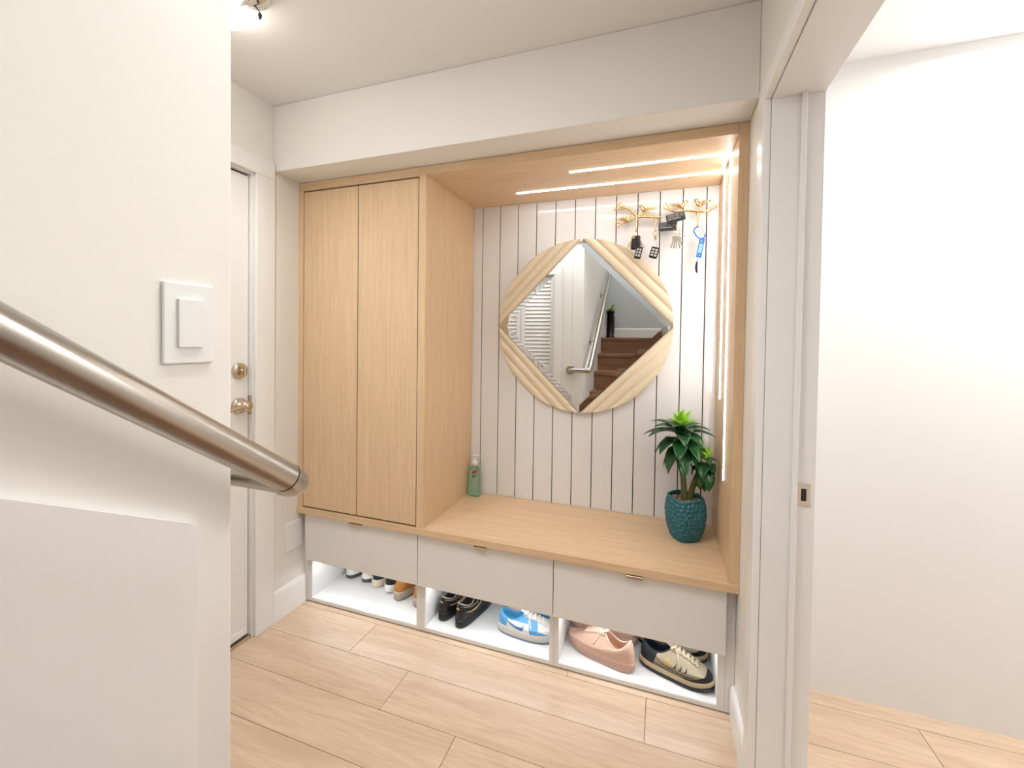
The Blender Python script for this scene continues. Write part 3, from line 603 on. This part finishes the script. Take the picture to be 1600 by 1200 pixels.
# 4 blue lanyard
t = keychain('key_lanyard', 'blue carabiner and blue wrist strap with a black oval tag', 1.782, 1.801)
bm = bmesh.new(); pts = [(-.001, 0, .004), (-.016, 0, -.012), (-.008, 0, -.034), (.010, 0, -.050), (.026, 0, -.046), (.030, 0, -.034)]; stube(bm, pts, [.0028]*6, seg=8); obj('carabiner', bm, 'blue', t, True)
bm = bmesh.new(); stube(bm, [(.030, 0, -.034), (.014, 0, -.006), (-.001, 0, .004)], [.0014, .0014, .0014], seg=6); obj('gate', bm, 'keysilver', t, True)
bm = bmesh.new(); box(bm, -.011, .011, -.0025, .0025, -.042, .042); o = obj('strap', bm, 'blue', t, bevel=.001, loc=(.012, -.002, -.092), rot=(0, .16, 0))
bm = bmesh.new(); box(bm, -.007, .007, -.0032, -.0024, -.022, .018); obj('print', bm, 'lblue', o); 
bm = bmesh.new(); box(bm, -.003, .003, -.0032, -.0024, .024, .032); obj('rivet', bm, 'keysilver', o)
bm = bmesh.new(); box(bm, -.003, .003, -.0032, -.0024, -.034, -.028); obj('rivet', bm, 'keysilver', o)
bm = bmesh.new(); tube(bm, [(.004, -.001, -.130), (.001, -.001, -.152)], .0035, 8, flat=.3); obj('clear_loop', bm, 'clear', t, True)
bm = bmesh.new(); stube(bm, [(.001, 0, -.146), (-.002, 0, -.160), (-.003, 0, -.178), (-.001, 0, -.194), (.001, 0, -.200)], [.003, .009, .0105, .008, .003], seg=12, flat=.5); obj('oval_tag', bm, 'shoe_charcoal', t, True)
# two garage remotes stacked
def remote(label, c, ang):
    t = thing('remote_control', label, 'remote', c, (0, ang, 0), group='grey remotes clipped at the hooks')
    bm = bmesh.new(); box(bm, -.039, .039, -.010, .010, -.019, .019); obj('case', bm, 'dgrey', t, bevel=.005)
    bm = bmesh.new()
    for x0, x1 in ((-.034, -.004), (-.001, .015), (.018, .033)): box(bm, x0, x1, -.0112, -.0098, -.003, .015)
    obj('buttons', bm, 'mgrey', t, bevel=.001)
    bm = bmesh.new(); box(bm, -.034, .020, -.0108, -.0098, -.0075, -.0055); obj('seam', bm, 'mid_button', t)
remote('upper tilted grey remote resting over the other remote', (1.690, YW-.056, 1.847), -.20)
remote('lower level grey remote beneath the tilted one', (1.658, YW-.034, 1.815), 0)
# ------------------------------------------------------------------ shoes
def shoe(label, loc, yaw, L=.29, Wd=.105, side=1, mats=None, zone=None, zs=.030, heel=.075, ankle=.058, throat=.105, toe=.045, olen=.21, ocx=-.235, sole=None, wheel=.82, spring=.012, laces=None, lace_m=None, tongue=None, chunky=0, group=None, decals=(), nth=96, nt=26, tabs=()):
    g_ = 'shoes in the left shoe cabinet' if loc[0] < .65 else 'shoes in the middle shoe cabinet' if loc[0] < 1.25 else 'shoes in the right shoe cabinet'
    t = thing('shoe', label, 'shoe', loc, (0, 0, yaw), group=group or g_)
    def foot(th, s=1.0):
        c, sn = cos(th), sin(th); x = L*.5*math.copysign(abs(c)**.86, c)
        u = x/(L*.5); w = wheel+(1-wheel)*(1/(1+math.exp(-(u+.05)*6))); w *= 1-.10*max(0, u-.55)/.45
        y = Wd*.5*math.copysign(abs(sn)**.82, sn)*w
        y += side*Wd*.07*max(0, u)**1.5 - side*.03*Wd*sin((u+1)*pi*.6)
        return Vector((x*s, y*s, 0))
    def lift(x): return spring*max(0, (x/L-.18)/.32)**2
    ths = [2*pi*k/nth for k in range(nth)]
    # sole
    so = sole or [('outsole', 'shoe_greysole', 0, .010, 1.02, 1.03), ('midsole', 'shoe_white', .010, zs, 1.035, 1.04)]
    for nm, mm, z0, z1, s0, s1 in so:
        bm = bmesh.new(); rows = []
        for q, s in ((0, s0*.985), (.08, s0), (.5, (s0+s1)/2+.006), (.92, s1), (1, s1*.985)):
            z = z0+(z1-z0)*q; row = []
            for k, th in enumerate(ths):
                p = foot(th, s); hz = lift(p.x); kx = chunky*sin(k*.9)*(1 if nm == 'outsole' and q > .3 else 0) ; p.z = z+hz*(1)+kx*.35; 
                if nm == 'midsole' and q > .5: p.z += .004*max(0, -p.x/L*2)
                row.append(p)
            rows.append(row)
        V = grid(bm, rows, closed_u=True); cap(bm, V[0][::-1]); cap(bm, V[-1]); obj(nm, bm, mm, t, True)
    # upper
    def openp(th):
        c, sn = cos(th), sin(th); x = L*ocx+L*olen*c; y = Wd*.27*sn*(1-.18*c)
        z = ankle+(heel-ankle)*(max(0, -c))**2+(throat-ankle)*(max(0, c))**1.6
        return Vector((x, y, z))
    def surf(th, q):
        f = foot(th, .985); o_ = openp(th); c = cos(th); fr = max(0, c); f.z = zs-.004+lift(f.x)
        A = (toe-f.z)*fr**.6+(1-fr**.6)*(o_.z-f.z)*.55; t0 = .32
        if q < t0:
            a = q/t0; z = f.z+A*sin(a*pi/2); b = .10*(1-cos(a*pi/2))
        else:
            a = (q-t0)/(1-t0); sa = a*a*(3-2*a)*.35+a*.65; z = f.z+A+(o_.z-f.z-A)*(sa if fr > .05 else sin(a*pi/2)); b = .10+.90*(a**(1.0 if fr > .2 else 1.15))
        y = f.y*(1-b)+o_.y*b; x = f.x*(1-b)+o_.x*b
        if fr > 0: y *= 1+.30*sin(pi*q)*fr*(1-abs(sin(th)))+.12*sin(pi*q)
        else: y *= 1+.10*sin(pi*q)
        return Vector((x, y, z))
    bm = bmesh.new(); rows = [[surf(th, j/nt) for th in ths] for j in range(nt+1)]
    for dz_, s in ((.0015, .95), (-.004, .90), (-.02, .88), (-.045, .95)):
        row = []
        for th in ths:
            o_ = openp(th); cx = L*ocx; row.append(Vector((cx+(o_.x-cx)*s, o_.y*s, max(zs+.006, o_.z+dz_))))
        rows.append(row)
    V = grid(bm, rows, closed_u=True); cap(bm, V[-1], 0); bm.faces.ensure_lookup_table()
    nmat = mats or ['shoe_white']
    for fi, f in enumerate(bm.faces):
        j, k = divmod(fi, nth)
        if j >= nt+1: f.material_index = len(nmat)-1
        elif zone: f.material_index = zone(cos(ths[min(k, nth-1)]), (j+.5)/nt, f.calc_center_median(), L)
    f_ = V[0]
    bvh = BVHTree.FromBMesh(bm)
    ob = obj('upper', bm, nmat, t, True)
    def top(x, y):
        h = bvh.ray_cast(Vector((x, y, .4)), Vector((0, 0, -1))); return h[0].z if h[0] else .05
    def sidehit(x, z, sg):
        h = bvh.ray_cast(Vector((x, sg*.3, z)), Vector((0, -sg, 0))); return h[0] if h[0] else Vector((x, sg*Wd*.4, z))
    xf = L*(ocx+olen)
    # collar piping
    bm = bmesh.new(); tube(bm, [openp(th)+Vector((0, 0, .0005)) for th in ths[::2]], .0028, 8, True); obj('collar', bm, nmat[1] if len(nmat) > 1 else nmat[0], t, True)
    if tongue:
        bm = bmesh.new(); rows = []
        for i in range(7):
            q = i/6; x = xf+.012-q*.03; z = throat-.006+q*tongue[1]; rows.append([(x+abs(y/.03)**2*-.006, y, z-abs(y/.03)**2*.004) for y in [(-1+2*k/8)*Wd*(.19+.03*q) for k in range(9)]])
        grid(bm, rows); obj('tongue', bm, tongue[0], t, True, solid=.006)
    if laces:
        bm = bmesh.new(); n, x1, hw, r = laces
        for i in range(n):
            x = xf+.004+(x1-xf)*i/(n-1)
            for sg in (-1, 1):
                pts = []
                for k in range(9):
                    q = k/8; y = sg*hw*(1-2*q); xx = x+.010*(q-.5); pts.append((xx, y, top(xx, y)+r*(1.1+.5*sin(pi*q))))
                tube(bm, pts, r, 6, flat=1.5)
        # bow
        z0 = top(xf+.008, 0)+.006
        for sg in (-1, 1):
            stube(bm, [(xf+.006, 0, z0), (xf+.012, sg*.018, z0+.008), (xf-.004, sg*.034, z0+.002), (xf-.002, sg*.018, z0-.002), (xf+.006, 0, z0)], [r]*5, n=5, seg=6)
            pe = sidehit(xf+.03, throat*.55, sg); stube(bm, [(xf+.006, 0, z0), (xf+.016, sg*.022, top(xf+.016, sg*.022)+.004), (pe.x, pe.y+sg*.003, pe.z)], [r]*3, n=5, seg=6)
        obj('laces', bm, lace_m or 'shoe_lace', t, True)
    for nm, mm, strips in decals:
        for side_ in (1, -1):
          bm = bmesh.new()
          for st in [q_ for q_ in strips if q_[0] == side_]:
            sg = st[0]; rows = []
            for x, z0, z1 in st[1]:
                row = []
                for k in range(4):
                    z = z0+(z1-z0)*k/3; h = sidehit(x*L, z, sg); row.append(Vector((h.x, h.y+sg*.0011, h.z)))
                rows.append(row)
            grid(bm, rows)
          obj(nm, bm, mm, t, True)
    return t, sidehit, top, openp
def dens(lst, n=5):
    out = []
    for a, b in zip(lst[:-1], lst[1:]):
        for k in range(n): q = k/n; out.append(tuple(a[i]+(b[i]-a[i])*q for i in range(3)))
    out.append(lst[-1]); return out
FZ = .0222
G = 'shoes in the left shoe cabinet'
# pair 1 white / dark sole
for x, y, lb in ((.099, .332, 'white sneaker with dark grey sole, first from the left'), (.202, .330, 'white sneaker with dark grey sole, second from the left')):
    shoe(lb, (x, y-.0, FZ), pi/2, L=.21, Wd=.079, mats=['shoe_white', 'shoe_white', 'shoe_darklining'], zs=.024, heel=.085, ankle=.07, throat=.095, wheel=1.08, sole=[('outsole', 'shoe_greysole', 0, .018, 1.0, 1.02), ('midsole', 'shoe_white', .0182, .026, 1.02, 1.0)], laces=(4, .02, .018, .002), nth=48, nt=14)
zc = lambda c, q, p, L: 0
for x, y, lb in ((.283, .322, 'black sneaker with cream sole, nearer the white shoes'), (.372, .305, 'black sneaker with thick white sole, beside the brown shoe')):
    shoe(lb, (x, y, FZ), pi/2, L=.235, Wd=.083, wheel=.98, mats=['shoe_charcoal', 'shoe_black', 'shoe_darklining'], zs=.034, heel=.082, ankle=.07, throat=.10, sole=[('outsole', 'shoe_taupesole', 0, .006, .97, 1.0), ('midsole', 'shoe_white' if x > .3 else 'shoe_cream', .0062, .036, 1.04, 1.05)], laces=(4, .02, .018, .002), nth=56, nt=16,
         decals=[('side_mark', 'shoe_white', [(s, dens([(-.18, .050, .053), (-.02, .062, .066)]))]) for s in (1, -1)])
for x, y, lb in ((.470, .283, 'tan suede shoe with pale sole, fully in view'), (.583, .272, 'tan suede shoe partly hidden behind the cabinet divider')):
    shoe(lb, (x, y, FZ), pi/2-.16, L=.27, Wd=.092, side=-1, mats=['shoe_tan', 'shoe_taupesole', 'shoe_darklining'], zs=.036, heel=.090, ankle=.075, throat=.105, sole=[('outsole', 'shoe_greysole', 0, .006, .96, 1.0), ('midsole', 'shoe_taupesole', .0062, .038, 1.03, 1.05)], wheel=.88, nth=56, nt=16, laces=(4, .03, .018, .002), lace_m='shoe_tan')
# black pair
for x, y, lb in ((.742, .232, 'black leather sneaker with gold heel mark, nearer the left side'), (.836, .213, 'black leather sneaker with pale piping, heel towards the viewer')):
    t, sh, tp, op = shoe(lb, (x, y, FZ), pi/2-.13, L=.275, Wd=.095, side=-1, mats=['shoe_black', 'shoe_piping', 'shoe_darklining'], zs=.032, heel=.100, ankle=.078, throat=.112, sole=[('outsole', 'shoe_black', 0, .032, 1.03, 1.02)], wheel=.86, nth=72, nt=20, laces=(5, .05, .018, .002), lace_m='shoe_black', tongue=('shoe_black', .02),
        decals=[('swoosh', 'shoe_gold', [(s, dens([(-.42, .066, .067), (-.32, .055, .060), (-.18, .050, .060), (-.02, .062, .066)])) for s in (1, -1)]), ('side_piping', 'shoe_piping', [(s, dens([(-.46, .090, .092), (-.30, .074, .0765), (-.12, .070, .0725), (.04, .082, .084)])) for s in (1, -1)])])
    bm = bmesh.new()
    for pts in ([(-.0, -.006), (.004, .006)], [(-.006, .0), (.008, .002)], [(.0, .006), (.008, -.004)]):
        tube(bm, [(-.1375+.002-.0012, p[0]*1.2, .084+p[1]) for p in pts], .0012, 6)
    obj('heel_mark', bm, 'shoe_gold', t)
# blue pair
def zblue(c, q, p, L):
    u = p.x/L; z = p.z
    if u < -.335+(z-.04)*.8: return 1                         # heel counter
    if u > .20 and z < .052-.10*(u-.2): return 1              # toe guard
    if .03+(.07-z)*.9 < u < .165+(.07-z)*1.4 and z < .080: return 1   # eyestay panel
    if u < .02 and z > .066+.03*max(0, -u-.2): return 1       # collar
    return 0
for (x, y, yaw, lb) in ((1.122, .148, .02, 'blue and white low sneaker with a swoosh, laces untied, in front'), (1.125, .275, -.03, 'blue and white low sneaker mostly hidden behind its mate')):
    shoe(lb, (x, y, FZ), yaw, L=.275, Wd=.10, side=1, mats=['shoe_white', 'shoe_blue', 'shoe_bluelining'], zone=zblue, zs=.033, heel=.088, ankle=.066, throat=.100, toe=.052, sole=[('outsole', 'shoe_bluegreysole', 0, .007, 1.0, 1.02), ('midsole', 'shoe_offwhite', .0072, .034, 1.03, 1.02)], laces=(6, .075, .020, .0026), lace_m='shoe_lace', tongue=('shoe_white', .024), nth=220, nt=60,
        decals=[('swoosh', 'shoe_midblue', [(s, dens([(-.36, .070, .0715), (-.26, .054, .061), (-.16, .043, .054), (-.07, .041, .055), (-.045, .046, .060), (-.055, .060, .063), (-.065, .066, .0665)])) for s in (1, -1)])])
# blush pair (toe towards the left)
for (x, y, yaw, lb) in ((1.434, .130, pi-.36, 'blush pink knit trainer with laces, in front'), (1.424, .255, pi-.20, 'blush pink knit trainer behind its mate')):
    shoe(lb, (x, y, FZ), yaw, L=.282, Wd=.105, side=1, mats=['shoe_blush', 'shoe_blushlace', 'shoe_blushline'], zs=.030, heel=.115, ankle=.075, throat=.118, toe=.050, ocx=-.25, olen=.19, sole=[('outsole', 'shoe_blushsole', 0, .010, .94, .98), ('midsole', 'shoe_blushsole', .0102, .034, 1.0, 1.02)], laces=(6, .055, .021, .0036), lace_m='shoe_blushlace', tongue=('shoe_blushlace', .020), spring=.020, nth=96, nt=28)
# khaki pair (toe towards the right front)
def zkh(c, q, p, L):
    u = p.x/L; z = p.z
    if u > .14 and z < .040+.05*max(0, u-.22)*2.2: return 1
    if u < -.24+(z-.07)*1.2: return 2
    if z < .047 and u < .30: return 3
    return 0
for (x, y, yaw, lb) in ((1.716, .128, -.24, 'khaki and black trail shoe with yellow side mark, in front'), (1.705, .262, -.20, 'khaki and black trail shoe behind its mate in the corner')):
    shoe(lb, (x, y, FZ), yaw, L=.268, Wd=.104, side=-1, mats=['shoe_khaki', 'shoe_black', 'shoe_charcoal', 'shoe_khakidark', 'shoe_navy'], zone=zkh, zs=.034, heel=.098, ankle=.078, throat=.112, toe=.058, sole=[('outsole', 'shoe_black', 0, .015, 1.0, 1.03), ('midsole', 'shoe_sandsole', .0152, .031, 1.035, 1.03)], chunky=.012, wheel=.88, spring=.016, nth=220, nt=60, laces=(6, .07, .020, .0032), lace_m='shoe_khakilace', tongue=('shoe_khaki', .024),
        decals=[('side_mark', 'shoe_yellow', [(s, dens([(-.115, .072, .075), (-.045, .072, .075)])) for s in (1, -1)]+[(s, dens([(-.115, .064, .067), (-.045, .064, .067)])) for s in (1, -1)]+[(s, dens([(-.115, .056, .059), (-.045, .056, .059)])) for s in (1, -1)]+[(s, dens([(-.115, .064, .075), (-.104, .064, .075)], 2)) for s in (1, -1)]+[(s, dens([(-.056, .056, .067), (-.045, .056, .067)], 2)) for s in (1, -1)]),
                ('vents', 'shoe_black', [(s, dens([(a, .052, .054), (a+.035, .060, .072)])) for a in (.0, .075, .145) for s in (1, -1)]),
                ('seam_piping', 'shoe_black', [(s, dens([(-.30, .078, .0805), (-.16, .052, .055), (.0, .046, .049), (.18, .043, .046), (.28, .050, .053)])) for s in (1, -1)])])
